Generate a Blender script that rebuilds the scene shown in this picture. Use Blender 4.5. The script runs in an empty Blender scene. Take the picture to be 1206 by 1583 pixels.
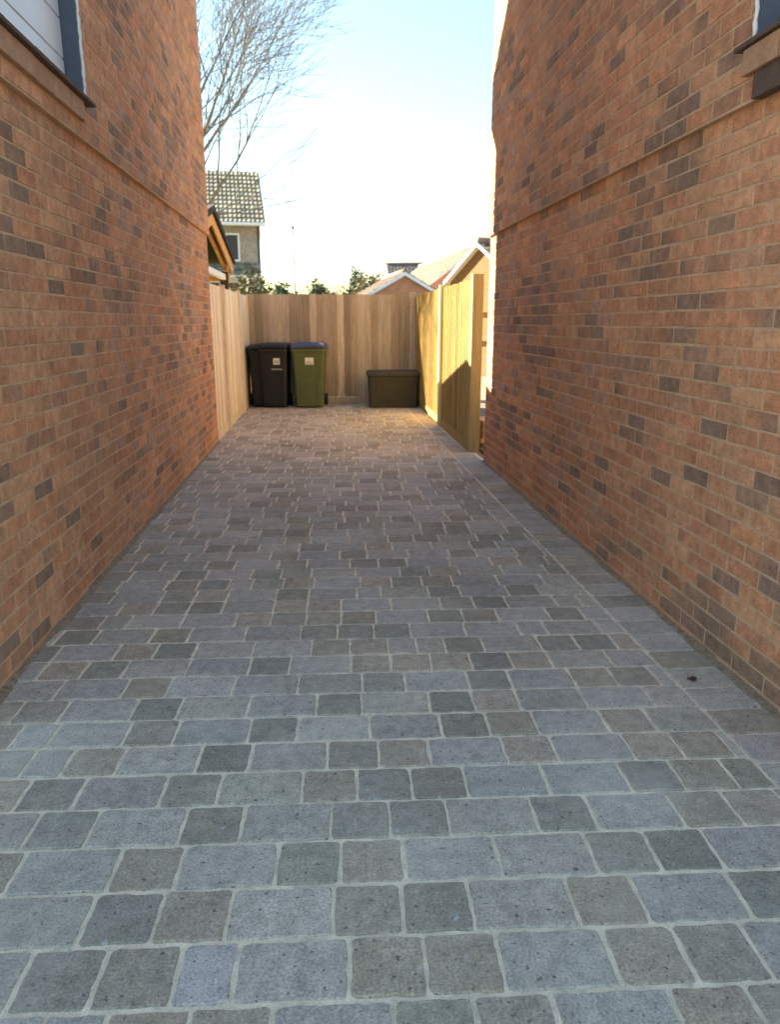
import bpy, math, random
from mathutils import Vector, Matrix, noise

random.seed(7)
R = math.radians
sc = bpy.context.scene
col = sc.collection

# ---------------------------------------------------------------- camera, sky, sun, exposure
CAM_H, CAM_PITCH, CAM_YAW, F_PX = 1.40, R(14.34), R(5.05), 1150.0
cam_d = bpy.data.cameras.new('camera')
cam = bpy.data.objects.new('camera', cam_d)
col.objects.link(cam)
cam.location = (0, 0, CAM_H)
cam.rotation_euler = (math.pi / 2 - CAM_PITCH, 0, -CAM_YAW)
cam_d.sensor_fit = 'VERTICAL'
cam_d.sensor_height = 36.0
cam_d.lens = 36.0 * F_PX / 1583.0
cam_d.clip_start = 0.05
cam_d.clip_end = 3000
cam_d.dof.use_dof = True
cam_d.dof.focus_distance = 2.2
cam_d.dof.aperture_fstop = 5.0
sc.camera = cam

SUN_TO = Vector((-3.0, 1.87, 1.88)).normalized()
SUN_EL = math.asin(SUN_TO.z)
SUN_AZ = math.atan2(SUN_TO.x, SUN_TO.y)
world = bpy.data.worlds.new('World')
sc.world = world
world.use_nodes = True
wn = world.node_tree
bg = wn.nodes['Background']
sky = wn.nodes.new('ShaderNodeTexSky')
sky.sky_type = 'NISHITA'
sky.sun_disc = False
sky.sun_elevation = SUN_EL
sky.sun_rotation = SUN_AZ
sky.air_density = 1.7
sky.dust_density = 0.2
sky.ozone_density = 4.5
wn.links.new(sky.outputs[0], bg.inputs[0])
bg.inputs[1].default_value = 0.05

sun_d = bpy.data.lights.new('sun', 'SUN')
sun_d.energy = 5.0
sun_d.angle = R(0.53)
sun_d.color = (1.0, 0.87, 0.66)
sun = bpy.data.objects.new('sun', sun_d)
col.objects.link(sun)
sun.location = (-20, 12, 25)
sun.rotation_euler = SUN_TO.to_track_quat('Z', 'Y').to_euler()

sc.view_settings.view_transform = 'Standard'
sc.view_settings.look = 'None'
sc.view_settings.gamma = 1.0
sc.view_settings.exposure = 2.86
sc.view_settings.use_curve_mapping = False
sc.render.engine = 'CYCLES'
sc.cycles.max_bounces = 10
sc.cycles.diffuse_bounces = 8
sc.cycles.use_denoising = True
sc.cycles.sample_clamp_indirect = 6.0

# camera model, only used to pick which bricks and pavers are large enough in view to be objects of their own
_a = Vector((math.sin(CAM_YAW) * math.cos(CAM_PITCH), math.cos(CAM_YAW) * math.cos(CAM_PITCH), -math.sin(CAM_PITCH)))
_r = Vector((math.cos(CAM_YAW), -math.sin(CAM_YAW), 0))
_u = _r.cross(_a)
def seen(p, margin=0):
    v = Vector(p) - cam.location
    d = v.dot(_a)
    if d < 0.1:
        return None
    x = 603 + F_PX * v.dot(_r) / d
    y = 791.5 - F_PX * v.dot(_u) / d
    if -margin < x < 1206 + margin and -margin < y < 1583 + margin:
        return d
    return None

# ---------------------------------------------------------------- materials
MATS = {}
def mat(name, base=(0.5, 0.5, 0.5), rough=0.8, attr=False, var=0.12, scale=6.0, stretch=(1, 1, 1), bump=0.0, bscale=40.0,
        spots=None, tint=None, metallic=0.0, spec=0.3, fine=0.0, fscale=300.0, stain=None):
    """Procedural material: base colour (or the colour attribute) x noise, optional fine grain, spots, soft tint, bump."""
    m = bpy.data.materials.new(name)
    m.use_nodes = True
    nt = m.node_tree
    N, L = nt.nodes, nt.links
    bs = N['Principled BSDF']
    bs.inputs['Roughness'].default_value = rough
    bs.inputs['Metallic'].default_value = metallic
    bs.inputs['Specular IOR Level'].default_value = spec
    geo = N.new('ShaderNodeNewGeometry')
    mp = N.new('ShaderNodeMapping')
    mp.inputs['Scale'].default_value = stretch
    L.new(geo.outputs['Position'], mp.inputs['Vector'])
    if attr:
        at = N.new('ShaderNodeAttribute')
        at.attribute_name = 'Col'
        c = at.outputs['Color']
    else:
        rgb = N.new('ShaderNodeRGB')
        rgb.outputs[0].default_value = (*base, 1)
        c = rgb.outputs[0]
    def noise_tex(s, detail=4.0, rgh=0.6):
        n = N.new('ShaderNodeTexNoise')
        n.inputs['Scale'].default_value = s
        n.inputs['Detail'].default_value = detail
        n.inputs['Roughness'].default_value = rgh
        L.new(mp.outputs[0], n.inputs['Vector'])
        return n.outputs['Fac']
    def mul(c, fac, lo, hi):
        r = N.new('ShaderNodeMapRange')
        r.inputs['From Min'].default_value = 0.3
        r.inputs['From Max'].default_value = 0.7
        r.inputs['To Min'].default_value = lo
        r.inputs['To Max'].default_value = hi
        L.new(fac, r.inputs['Value'])
        x = N.new('ShaderNodeVectorMath')
        x.operation = 'SCALE'
        L.new(c, x.inputs[0])
        L.new(r.outputs[0], x.inputs['Scale'])
        return x.outputs[0]
    if var:
        c = mul(c, noise_tex(scale), 1 - var, 1 + var)
    if fine:
        c = mul(c, noise_tex(fscale, 2.0), 1 - fine, 1 + fine)
    def blend(c, fac, lo, hi, colour, amount):
        r = N.new('ShaderNodeMapRange')
        r.inputs['From Min'].default_value = lo
        r.inputs['From Max'].default_value = hi
        r.inputs['To Min'].default_value = 0
        r.inputs['To Max'].default_value = amount
        L.new(fac, r.inputs['Value'])
        x = N.new('ShaderNodeMix')
        x.data_type = 'RGBA'
        L.new(r.outputs[0], x.inputs['Factor'])
        L.new(c, x.inputs['A'])
        x.inputs['B'].default_value = (*colour, 1)
        return x.outputs['Result']
    for s, lo, hi, colour, amount in (spots or []):
        c = blend(c, noise_tex(s, 3.0, 0.55), lo, hi, colour, amount)
    if tint:
        s, lo, hi, colour, amount = tint
        c = blend(c, noise_tex(s, 5.0), lo, hi, colour, amount)
    if stain:
        c = mul(c, noise_tex(stain[0], 6.0, 0.7), 1 - stain[1], 1 + stain[1])
    L.new(c, bs.inputs['Base Color'])
    if bump:
        b = N.new('ShaderNodeBump')
        b.inputs['Strength'].default_value = bump
        b.inputs['Distance'].default_value = 0.004
        L.new(noise_tex(bscale, 6.0, 0.65), b.inputs['Height'])
        L.new(b.outputs[0], bs.inputs['Normal'])
    MATS[name] = m
    return m

mat('brick', attr=True, rough=0.92, var=0.24, scale=17, fine=0.22, fscale=160, bump=0.55, bscale=120, spec=0.15,
    spots=[(55, 0.64, 0.72, (0.10, 0.075, 0.06), 0.55), (70, 0.66, 0.74, (0.55, 0.38, 0.27), 0.4)],
    tint=(1.3, 0.52, 0.72, (0.40, 0.26, 0.155), 0.35), stain=(1.1, 0.2))
mat('mortar', (0.555, 0.375, 0.23), 0.95, var=0.15, scale=9, fine=0.2, fscale=200, bump=0.6, bscale=200, spec=0.1)
mat('paver', attr=True, rough=0.9, var=0.20, scale=22, fine=0.30, fscale=150, bump=0.6, bscale=120, spec=0.2,
    spots=[(62, 0.63, 0.685, (0.075, 0.07, 0.06), 0.8), (36, 0.64, 0.74, (0.60, 0.57, 0.52), 0.55), (110, 0.60, 0.70, (0.56, 0.53, 0.48), 0.4)],
    tint=(1.6, 0.50, 0.72, (0.62, 0.51, 0.38), 0.45), stain=(1.0, 0.22))
mat('joint_sand', (0.86, 0.68, 0.45), 0.98, var=0.2, scale=12, fine=0.25, fscale=400, bump=0.7, bscale=260, spec=0.05,
    spots=[(20, 0.6, 0.7, (0.3, 0.29, 0.25), 0.4)])
mat('grit', (0.30, 0.215, 0.13), 0.98, var=0.3, scale=30, fine=0.4, fscale=180, bump=0.8, bscale=200, spec=0.05)
mat('white_upvc', (0.78, 0.79, 0.78), 0.35, var=0.04, scale=3)
mat('slate_blue_trim', (0.075, 0.095, 0.135), 0.45, var=0.1, scale=8)
mat('sealant', (0.75, 0.75, 0.74), 0.7, var=0.1, scale=60, bump=0.5, bscale=60)
mat('sill_brick', (0.42, 0.245, 0.145), 0.9, var=0.15, scale=14, fine=0.15, fscale=150, bump=0.4, bscale=120)
mat('sill_tile', (0.11, 0.075, 0.055), 0.9, var=0.15, scale=14, fine=0.15, fscale=150, bump=0.4, bscale=120)  # dark base colour paints in the shade under the projecting sill
def wood(name, base, **k):
    return mat(name, base, 0.85, attr=True, var=0.22, scale=9, stretch=(4, 4, 0.28), fine=0.16, fscale=60, bump=0.35, bscale=40, spec=0.15, **k)
wood('timber', (0.5, 0.4, 0.25), spots=[(7, 0.66, 0.74, (0.16, 0.10, 0.05), 0.6)])
mat('black_plastic', (0.012, 0.012, 0.013), 0.5, var=0.2, scale=8, spec=0.4, fine=0.2, fscale=80)
mat('brown_plastic', (0.028, 0.020, 0.016), 0.5, var=0.2, scale=8, spec=0.4)
mat('green_plastic', (0.085, 0.105, 0.035), 0.45, var=0.15, scale=6, spec=0.4, fine=0.1, fscale=60)
mat('blue_plastic', (0.055, 0.065, 0.13), 0.45, var=0.12, scale=6, spec=0.4)
mat('box_plastic', (0.045, 0.042, 0.028), 0.65, var=0.25, scale=7, spec=0.3, fine=0.15, fscale=60)
mat('rubber', (0.015, 0.015, 0.015), 0.8, var=0.1)
mat('sticker', (0.72, 0.71, 0.60), 0.6, var=0.05)
mat('sticker_grey', (0.25, 0.25, 0.24), 0.6, var=0.05)
mat('dark_felt', (0.022, 0.022, 0.024), 0.9, var=0.2, scale=20, bump=0.4, bscale=80)
mat('orange_timber', (0.62, 0.33, 0.11), 0.75, var=0.2, scale=6, stretch=(1, 1, 5))
mat('brown_timber', (0.07, 0.045, 0.03), 0.8, var=0.2, scale=6)
mat('bark', (0.20, 0.185, 0.155), 0.95, var=0.25, scale=12, bump=0.6, bscale=50)
mat('leaf', (0.07, 0.10, 0.035), 0.7, attr=True, var=0.25, scale=3)
mat('grass', (0.10, 0.14, 0.045), 0.95, var=0.3, scale=1.2, fine=0.2, fscale=20)
mat('ground', (0.34, 0.32, 0.28), 0.95, var=0.12, scale=0.8, fine=0.12, fscale=30)
mat('tan_gravel', (0.20, 0.155, 0.105), 0.95, var=0.2, scale=5, fine=0.3, fscale=60, bump=0.5, bscale=80)
mat('hill', (0.26, 0.27, 0.13), 0.95, var=0.25, scale=0.06)
mat('roof_tile', (0.23, 0.20, 0.145), 0.9, attr=True, var=0.28, scale=3.0, fine=0.2, fscale=14)
mat('far_brick', (0.44, 0.21, 0.11), 0.92, var=0.12, scale=2.5, fine=0.2, fscale=9, stretch=(1, 1, 3))
mat('far_lit_brick', (0.20, 0.095, 0.036), 0.92, var=0.10, scale=2.5, fine=0.15, fscale=9, stretch=(1, 1, 3))
mat('white_paint', (0.74, 0.73, 0.70), 0.6, var=0.05)
mat('hung_tile', (0.36, 0.29, 0.235), 0.9, var=0.2, scale=5, fine=0.2, fscale=12)
mat('dark_glass', (0.03, 0.035, 0.045), 0.08, var=0.0, spec=0.6)
mat('lamp_steel', (0.07, 0.075, 0.075), 0.5, var=0.05, metallic=0.3)
mat('dry_leaf', (0.10, 0.035, 0.022), 0.8, var=0.2, scale=60)
mat('house_core', (0.36, 0.19, 0.11), 0.95, var=0.1, scale=3)

def core_material():
    m = bpy.data.materials.new('brickwork')
    m.use_nodes = True
    N, L = m.node_tree.nodes, m.node_tree.links
    bs = N['Principled BSDF']
    bs.inputs['Roughness'].default_value = 0.95
    g = N.new('ShaderNodeNewGeometry')
    sx = N.new('ShaderNodeSeparateXYZ')
    L.new(g.outputs['Position'], sx.inputs[0])
    ad = N.new('ShaderNodeMath')
    L.new(sx.outputs['X'], ad.inputs[0])
    L.new(sx.outputs['Y'], ad.inputs[1])
    cb = N.new('ShaderNodeCombineXYZ')
    L.new(ad.outputs[0], cb.inputs['X'])
    L.new(sx.outputs['Z'], cb.inputs['Y'])
    b = N.new('ShaderNodeTexBrick')
    b.inputs['Scale'].default_value = 1.0
    b.inputs['Brick Width'].default_value = 0.225
    b.inputs['Row Height'].default_value = 0.05
    b.inputs['Mortar Size'].default_value = 0.005
    b.inputs['Color1'].default_value = (0.42, 0.2, 0.115, 1)
    b.inputs['Color2'].default_value = (0.30, 0.15, 0.095, 1)
    b.inputs['Mortar'].default_value = (0.46, 0.36, 0.25, 1)
    L.new(cb.outputs[0], b.inputs['Vector'])
    L.new(b.outputs['Color'], bs.inputs['Base Color'])
    MATS['brickwork'] = m
core_material()

# ---------------------------------------------------------------- mesh helpers
class MB:
    def __init__(self):
        self.v, self.f, self.c = [], [], []      # c: one list of corner colours per face (or None)
    def face(self, idx, cols=None):
        self.f.append(idx)
        self.c.append(cols)
    def add(self, verts, faces, colour=None):
        o = len(self.v)
        self.v += [tuple(p) for p in verts]
        for f in faces:
            self.face([i + o for i in f], [colour] * len(f) if colour else None)
    def box(self, x0, x1, y0, y1, z0, z1, colour=None):
        self.add([(x0, y0, z0), (x1, y0, z0), (x1, y1, z0), (x0, y1, z0), (x0, y0, z1), (x1, y0, z1), (x1, y1, z1), (x0, y1, z1)],
                 [(0, 3, 2, 1), (4, 5, 6, 7), (0, 1, 5, 4), (1, 2, 6, 5), (2, 3, 7, 6), (3, 0, 4, 7)], colour)
    def prism(self, poly, off, colour=None):
        """poly: 3D points in order, extruded by the vector off."""
        n = len(poly)
        off = Vector(off)
        vs = [Vector(p) for p in poly] + [Vector(p) + off for p in poly]
        nrm = Vector((0, 0, 0))
        for i in range(n):
            nrm += vs[i].cross(vs[(i + 1) % n])
        flip = nrm.dot(off) > 0
        fs = [tuple(range(n)), tuple(range(2 * n - 1, n - 1, -1))] + [(i, i + n, (i + 1) % n + n, (i + 1) % n) for i in range(n)]
        if flip:
            fs = [tuple(reversed(f)) for f in fs]
        self.add(vs, fs, colour)
    def tube(self, pts, radii, sides=6, colour=None, cap=True):
        pts = [Vector(p) for p in pts]
        o = len(self.v)
        ref = Vector((0.3, 0.2, 1)).normalized()
        for i, p in enumerate(pts):
            d = (pts[min(i + 1, len(pts) - 1)] - pts[max(i - 1, 0)]).normalized()
            a = d.cross(ref)
            if a.length < 0.1:
                a = d.cross(Vector((1, 0, 0)))
            a.normalize()
            b = d.cross(a)
            for k in range(sides):
                t = 2 * math.pi * k / sides
                self.v.append(tuple(p + (a * math.cos(t) + b * math.sin(t)) * radii[i]))
        for i in range(len(pts) - 1):
            for k in range(sides):
                k2 = (k + 1) % sides
                self.face([o + i * sides + k, o + i * sides + k2, o + (i + 1) * sides + k2, o + (i + 1) * sides + k], [colour] * 4 if colour else None)
        if cap:
            self.face([o + k for k in reversed(range(sides))], [colour] * sides if colour else None)
            e = o + (len(pts) - 1) * sides
            self.face([e + k for k in range(sides)], [colour] * sides if colour else None)
    def mesh(self, name):
        me = bpy.data.meshes.new(name)
        me.from_pydata(self.v, [], self.f)
        if any(c is not None for c in self.c):
            at = me.color_attributes.new('Col', 'FLOAT_COLOR', 'CORNER')
            flat = []
            for f, c in zip(self.f, self.c):
                for k in range(len(f)):
                    q = c[k] if c else (0.5, 0.5, 0.5)
                    flat += [q[0], q[1], q[2], 1.0]
            at.data.foreach_set('color', flat)
        me.update()
        return me
    def build(self, name, material, parent=None, loc=None, smooth=False, bevel=0.0, segs=2):
        me = self.mesh(name)
        me.materials.append(MATS[material])
        if smooth:
            me.shade_smooth()
        o = link(name, me, parent, loc)
        if bevel:
            b = o.modifiers.new('bevel', 'BEVEL')
            b.width = bevel
            b.segments = segs
            b.limit_method = 'ANGLE'
            b.angle_limit = R(40)
        return o

def link(name, data, parent=None, loc=None):
    o = bpy.data.objects.new(name, data)
    col.objects.link(o)
    if parent is not None:
        o.parent = parent
    if loc is not None:
        o.location = loc
    return o

def thing(name, label, cat, loc=(0, 0, 0), rz=0.0, group=None):
    o = link(name, None)
    o.empty_display_size = 0.2
    o.location = loc
    o.rotation_euler = (0, 0, rz)
    return tag(o, label, cat, group)

def tag(o, label=None, cat=None, group=None, kind=None):
    if label:
        o['label'] = label
    if cat:
        o['category'] = cat
    if group:
        o['group'] = group
    if kind:
        o['kind'] = kind
    return o

def jit(c, amt, rnd=random):
    k = 1 + rnd.uniform(-amt, amt)
    return tuple(max(0.0, x * k * (1 + rnd.uniform(-amt, amt) * 0.18)) for x in c)

# ---------------------------------------------------------------- layout
XL, XR = -1.28, 1.64              # the two brick faces that flank the driveway
YFL, YFR = 2.45, 1.85             # front corners of the two houses (just outside the frame)
YL, YR = 9.06, 7.50               # their rear corners
Y_BACK = 13.45                    # back fence

# ground
g = MB()
g.add([(-600, -600, -0.065), (600, -600, -0.065), (600, 900, -0.065), (-600, 900, -0.065)], [(0, 1, 2, 3)])
tag(g.build('ground', 'ground'), kind='structure')
g = MB()
g.box(XR + 0.16, 14, YR + 0.02, 28, -0.06, -0.03)
tag(g.build('gravel_garden', 'tan_gravel'), kind='structure')
g = MB()
g.box(-14, XL - 0.10, YL + 0.02, 26, -0.06, -0.031)
g.box(XL - 0.098, XR + 0.158, Y_BACK + 0.2, 26, -0.06, -0.032)
tag(g.build('garden_ground', 'grass'), kind='structure')

# far hill
h = MB()
nx, ny = 60, 14
for j in range(ny + 1):
    for i in range(nx + 1):
        x = -200 + 400 * i / nx
        y = 110 + 250 * j / ny
        t = j / ny
        z = -0.3 + 15.0 * math.sin(min(1, t * 1.6) * math.pi / 2) * (0.8 + 0.25 * noise.noise(Vector((x * 0.012, y * 0.01, 1))))
        if j == 0:
            z = -0.5
        h.v.append((x, y, z))
for j in range(ny):
    for i in range(nx):
        a = j * (nx + 1) + i
        h.face([a, a + 1, a + nx + 2, a + nx + 1])
tag(h.build('hill', 'hill', smooth=True), kind='structure')

# ---------------------------------------------------------------- driveway of tumbled pavers
drive = link('driveway', None)
tag(drive, kind='structure')
b = MB()
b.box(XL - 0.02, XR + 0.02, -2.5, YL, -0.06, -0.0040)
b.box(XL - 0.055, XR + 0.10, YL + 0.001, Y_BACK + 0.05, -0.06, -0.0040)
b.build('joint_bed', 'joint_sand', drive)

PAL = {'b': [(0.48, 0.40, 0.30), (0.46, 0.385, 0.295), (0.495, 0.408, 0.305)],
       'p': [(0.49, 0.395, 0.285), (0.47, 0.38, 0.278), (0.50, 0.40, 0.285)],
       'd': [(0.355, 0.292, 0.205), (0.335, 0.275, 0.195), (0.375, 0.302, 0.212)],
       'g': [(0.38, 0.315, 0.215), (0.40, 0.325, 0.225), (0.365, 0.30, 0.21)],
       'n': [(0.435, 0.335, 0.222), (0.405, 0.315, 0.21), (0.45, 0.342, 0.225)],
       'o': [(0.43, 0.335, 0.215), (0.41, 0.325, 0.22), (0.39, 0.31, 0.21)],
       'w': [(0.54, 0.45, 0.36)]}
S_, L_, T_ = 0.1705, 0.2555, 0.127
ROW, ROW1 = 0.1697, 1.366
AL = R(2.1)
E1 = Vector((math.cos(AL), -math.sin(AL)))
E2 = Vector((math.sin(AL), math.cos(AL)))

def rough_outline(poly, rnd, amp=0.0024, rad=0.011, step=0.028):
    """Round the corners of a convex outline and roughen its edges."""
    out = []
    n = len(poly)
    for i in range(n):
        p0, p1, p2 = poly[i - 1], poly[i], poly[(i + 1) % n]
        d0, d2 = (p0 - p1), (p2 - p1)
        l0, l2 = d0.length, d2.length
        r = min(rad * rnd.uniform(0.7, 1.5), l0 * 0.3, l2 * 0.3)
        a, c = p1 + d0 / l0 * r, p1 + d2 / l2 * r
        m = (a + c) * 0.5 * 0.45 + p1 * 0.55
        out += [a, m, c]
        rest = l2 - 2 * r
        k = int(rest / step)
        for j in range(1, k + 1):
            out.append(c + d2 / l2 * (rest * j / (k + 1)))
    return [p + Vector((rnd.uniform(-amp, amp), rnd.uniform(-amp, amp))) for p in out]

def paver_add(mb, poly, colour, rnd, z=0.0, tilt=(0, 0)):
    o = rough_outline(poly, rnd)
    n = len(o)
    ctr = sum(o, Vector((0, 0))) / n
    def zz(p):
        return z + (p.x - ctr.x) * tilt[0] + (p.y - ctr.y) * tilt[1]
    base = len(mb.v)
    for p in o:
        mb.v.append((p.x, p.y, -0.03))
    for p in o:
        mb.v.append((p.x, p.y, zz(p) - 0.0045))
    for p in o:
        q = ctr + (p - ctr) * (1 - 0.0055 / max(0.03, (p - ctr).length))
        mb.v.append((q.x, q.y, zz(q)))
    edge = tuple(x * 0.93 for x in colour)
    for k in range(n):
        k2 = (k + 1) % n
        mb.face([base + k, base + k2, base + n + k2, base + n + k], [edge] * 4)
        mb.face([base + n + k, base + n + k2, base + 2 * n + k2, base + 2 * n + k], [edge, edge, colour, colour])
    mb.face([base + 2 * n + k for k in range(n)], [colour] * n)

_variants = {}
def paver_variant(w, code, rnd):
    key = (round(w, 3), code, rnd.randrange(8))
    if key not in _variants:
        r2 = random.Random(hash(str(key)) & 0xffff if False else sum(ord(ch) * (i + 3) for i, ch in enumerate(str(key))))
        mb = MB()
        hw, hh = (w - 0.0095) / 2, (ROW - 0.0095) / 2
        poly = [E1 * sx * hw + E2 * sy * hh for sx, sy in ((-1, -1), (1, -1), (1, 1), (-1, 1))]
        c = jit(r2.choice(PAL[code]), 0.10, r2)
        paver_add(mb, poly, c, r2)
        me = mb.mesh('paver')
        me.materials.append(MATS['paver'])
        _variants[key] = me
    return _variants[key]

def clip(poly, x, keep_less):
    out = []
    n = len(poly)
    for i in range(n):
        a, c = poly[i], poly[(i + 1) % n]
        ia = (a.x <= x) if keep_less else (a.x >= x)
        ic = (c.x <= x) if keep_less else (c.x >= x)
        if ia:
            out.append(a)
        if ia != ic:
            t = (x - a.x) / (c.x - a.x)
            out.append(a + (c - a) * t)
    return out

KNOWN = {0: (-0.651, 'bT oS nS bL gS dS bL nS dS'),
         1: (-0.744, 'dS oS wT bL nS nS bL nS dS bL'),
         2: (-0.657, 'gS nS bL oS gS pL nS bL dS'),
         3: (-0.897, 'bL nS bL gS nS bL pL dS dS bL'),
         4: (-0.927, 'dS bL gS pL gS gS pL gS bL nS nS'),
         5: (-1.021, 'dS pL dS pL nS gS oS bL bL dS nS nS'),
         6: (-0.947, 'nS bL dS pL dS nS bL nS bL nS nS pT'),
         7: (-1.185, 'bT bL dS bL dS bL pL oS nS bL nS pL bT')}
WID = {'S': S_, 'L': L_, 'T': T_}
rp = random.Random(21)
def rand_item(prev):
    if prev and prev[1] == 'L':
        k = 'L' if rp.random() < 0.30 else 'S'
    else:
        k = 'S' if rp.random() < 0.42 else 'L'
    if rp.random() < 0.05:
        k = 'T'
    if k == 'S':
        return rp.choice('ddggnnno') + 'S'
    return rp.choice('bbbppb') + k

pavers = []            # (size in view, kind, data)
EDGE = XR - 0.262
prev_j = None
n_rows = int((Y_BACK + 0.1 - ROW1) / ROW) + 3
for k in range(-14, n_rows):
    tc = ROW1 + ROW * (k - 1)
    xl = XL - 0.052 if tc > YL + 0.1 else XL + 0.004
    s_left = xl - tc * math.sin(AL) - 0.45
    s_right = EDGE - tc * math.sin(AL) + 0.25
    if k in KNOWN:
        s0, seq = KNOWN[k]
        seq = seq.split()
    else:
        s0, seq = s_left + rp.uniform(0, 0.2), []
    items = []
    s = s0
    left = []
    while s > s_left:
        it = rand_item(left[-1] if left else (seq[0] if seq else None))
        s -= WID[it[1]]
        left.append(it)
    seq = list(reversed(left)) + seq
    pos = s
    prev = None
    i = 0
    while pos < s_right:
        if i < len(seq):
            it = seq[i]
        else:
            it = rand_item(prev)
        i += 1
        w = WID[it[1]]
        a, c2 = pos + 0.00475, pos + w - 0.00475
        t0, t1 = tc - ROW / 2 + 0.00475, tc + ROW / 2 - 0.00475
        pos += w
        prev = it
        poly = [E1 * a + E2 * t0, E1 * c2 + E2 * t0, E1 * c2 + E2 * t1, E1 * a + E2 * t1]
        ctr = sum(poly, Vector((0, 0))) / 4
        if ctr.y > Y_BACK + 0.02 or ctr.y < -2.4:
            continue
        xl = XL - 0.050 if ctr.y > YL + 0.1 else XL + 0.004
        cl = clip(clip(poly, xl, False), EDGE, True)
        if len(cl) < 3:
            continue
        area = abs(sum(cl[q].x * cl[(q + 1) % len(cl)].y - cl[(q + 1) % len(cl)].x * cl[q].y for q in range(len(cl)))) / 2
        if area < 0.0016:
            continue
        full = all(abs(p.x - q.x) < 1e-9 and abs(p.y - q.y) < 1e-9 for p, q in zip(poly, cl)) and len(cl) == 4
        ctr = sum(cl, Vector((0, 0))) / len(cl)
        d = seen((ctr.x, ctr.y, 0), 40)
        pavers.append((area / d ** 3 if d else 0, w, it[0], cl, ctr, full))
# edging course along the right-hand wall
y = -2.4
while y < Y_BACK - 0.05:
    xr = 1.572 if y > YR + 0.7 else XR - 0.006
    code = rp.choice('bbpdnpbn')
    cl = [Vector((EDGE + 0.012, y + 0.005)), Vector((xr, y + 0.005)), Vector((xr, y + 0.166)), Vector((EDGE + 0.012, y + 0.166))]
    ctr = sum(cl, Vector((0, 0))) / 4
    d = seen((ctr.x, ctr.y, 0), 40)
    pavers.append((0.04 / d ** 3 if d else 0, 0, code, cl, ctr, False))
    y += 0.171
pavers.sort(key=lambda q: -q[0])
rest = MB()
for i, (sz, w, code, cl, ctr, full) in enumerate(pavers):
    z = rp.uniform(-0.0015, 0.0012)
    if i < 300 and full:
        o = link('paver', paver_variant(w, code, rp), drive, (ctr.x, ctr.y, z))
        o.rotation_euler = (rp.uniform(-0.006, 0.006), rp.uniform(-0.006, 0.006), rp.uniform(-0.008, 0.008))
    elif i < 300:
        mb = MB()
        paver_add(mb, [p - ctr for p in cl], jit(rp.choice(PAL[code]), 0.10, rp), rp)
        mb.build('paver', 'paver', drive, (ctr.x, ctr.y, z))
    else:
        if sz == 0 and (ctr.y > 1.0):
            pass
        paver_add(rest, cl, jit(rp.choice(PAL[code]), 0.10, rp), rp, z, (rp.uniform(-0.006, 0.006), rp.uniform(-0.006, 0.006)))
tag(rest.build('paver_field', 'paver', drive), kind='stuff')

gr = random.Random(77)
for xw, sgn, y0, y1 in ((XL, 1, YFL, YL), (XR, -1, YFR, YR)):
    mb = MB()
    y = y0
    prev_ = None
    while y < y1:
        wdt = 0.012 + 0.022 * max(0.0, 0.5 + noise.noise(Vector((y * 3.1, xw, 0)))) + gr.uniform(0, 0.008)
        hgt = 0.004 + wdt * 0.35
        ring = [(xw - sgn * 0.004, y, hgt), (xw + sgn * wdt * 0.5, y, hgt * 0.55), (xw + sgn * wdt, y, 0.0003), (xw + sgn * wdt, y, -0.01)]
        o_ = len(mb.v)
        mb.v += ring
        if prev_ is not None:
            for q in range(3):
                f_ = [prev_ + q, prev_ + q + 1, o_ + q + 1, o_ + q]
                mb.face(f_ if sgn < 0 else list(reversed(f_)))
        prev_ = o_
        y += 0.03
    tag(mb.build('grit', 'grit', drive), kind='stuff')

# ---------------------------------------------------------------- brick houses
def brick_colours(rnd, y, z, dark_bias):
    """Colours of the four front corners (two ends) of one brick."""
    base = rnd.choice([(0.55, 0.268, 0.142), (0.53, 0.247, 0.126), (0.57, 0.29, 0.156), (0.51, 0.236, 0.126), (0.45, 0.255, 0.17)])
    base = jit(base, 0.10, rnd)
    dark = jit(rnd.choice([(0.255, 0.16, 0.11), (0.285, 0.175, 0.118), (0.335, 0.195, 0.125)]), 0.12, rnd)
    n = noise.noise(Vector((y * 1.7, z * 2.3, 5.0 + dark_bias)))
    p = 0.10 + 0.32 * max(0.0, n) + (0.06 if n > 0.25 else 0)
    t = rnd.random()
    if t < p:
        return dark, dark
    if t < p * 1.6:
        return (dark, base) if rnd.random() < 0.5 else (base, dark)
    if t < p * 1.6 + 0.10:
        m = tuple(a * 0.55 + d * 0.45 for a, d in zip(base, dark))
        return m, m
    return base, base

def brick_add(mb, X, s, y0, y1, z0, z1, ca, cb, rnd, depth=0.022):
    """One brick whose face looks along s*X at the plane X."""
    j = lambda a: rnd.uniform(-a, a)
    e = 0.0020
    out = X + s * j(0.0012)
    pts = []
    ring = [(y0 + j(.0026), z0 + j(.0026)), (y1 + j(.0026), z0 + j(.0026)), (y1 + j(.0026), z1 + j(.0026)), (y0 + j(.0026), z1 + j(.0026))]
    for (yy, zz) in ring:
        pts.append((X - s * depth, yy, zz))
    for (yy, zz) in ring:
        pts.append((X - s * e, yy, zz))
    cy, cz = (y0 + y1) / 2, (z0 + z1) / 2
    for (yy, zz) in ring:
        pts.append((out + s * j(0.0008), yy + (e if yy < cy else -e), zz + (e if zz < cz else -e)))
    o = len(mb.v)
    mb.v += pts
    cc = [ca, cb, cb, ca]
    fs = [(8, 9, 10, 11)] + [(k, (k + 1) % 4, (k + 1) % 4 + 4, k + 4) for k in range(4)] + [(k + 4, (k + 1) % 4 + 4, (k + 1) % 4 + 8, k + 8) for k in range(4)]
    for f in fs:
        if s < 0:
            f = tuple(reversed(f))
        mb.face([o + q for q in f], [cc[q % 4] for q in f])

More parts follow.
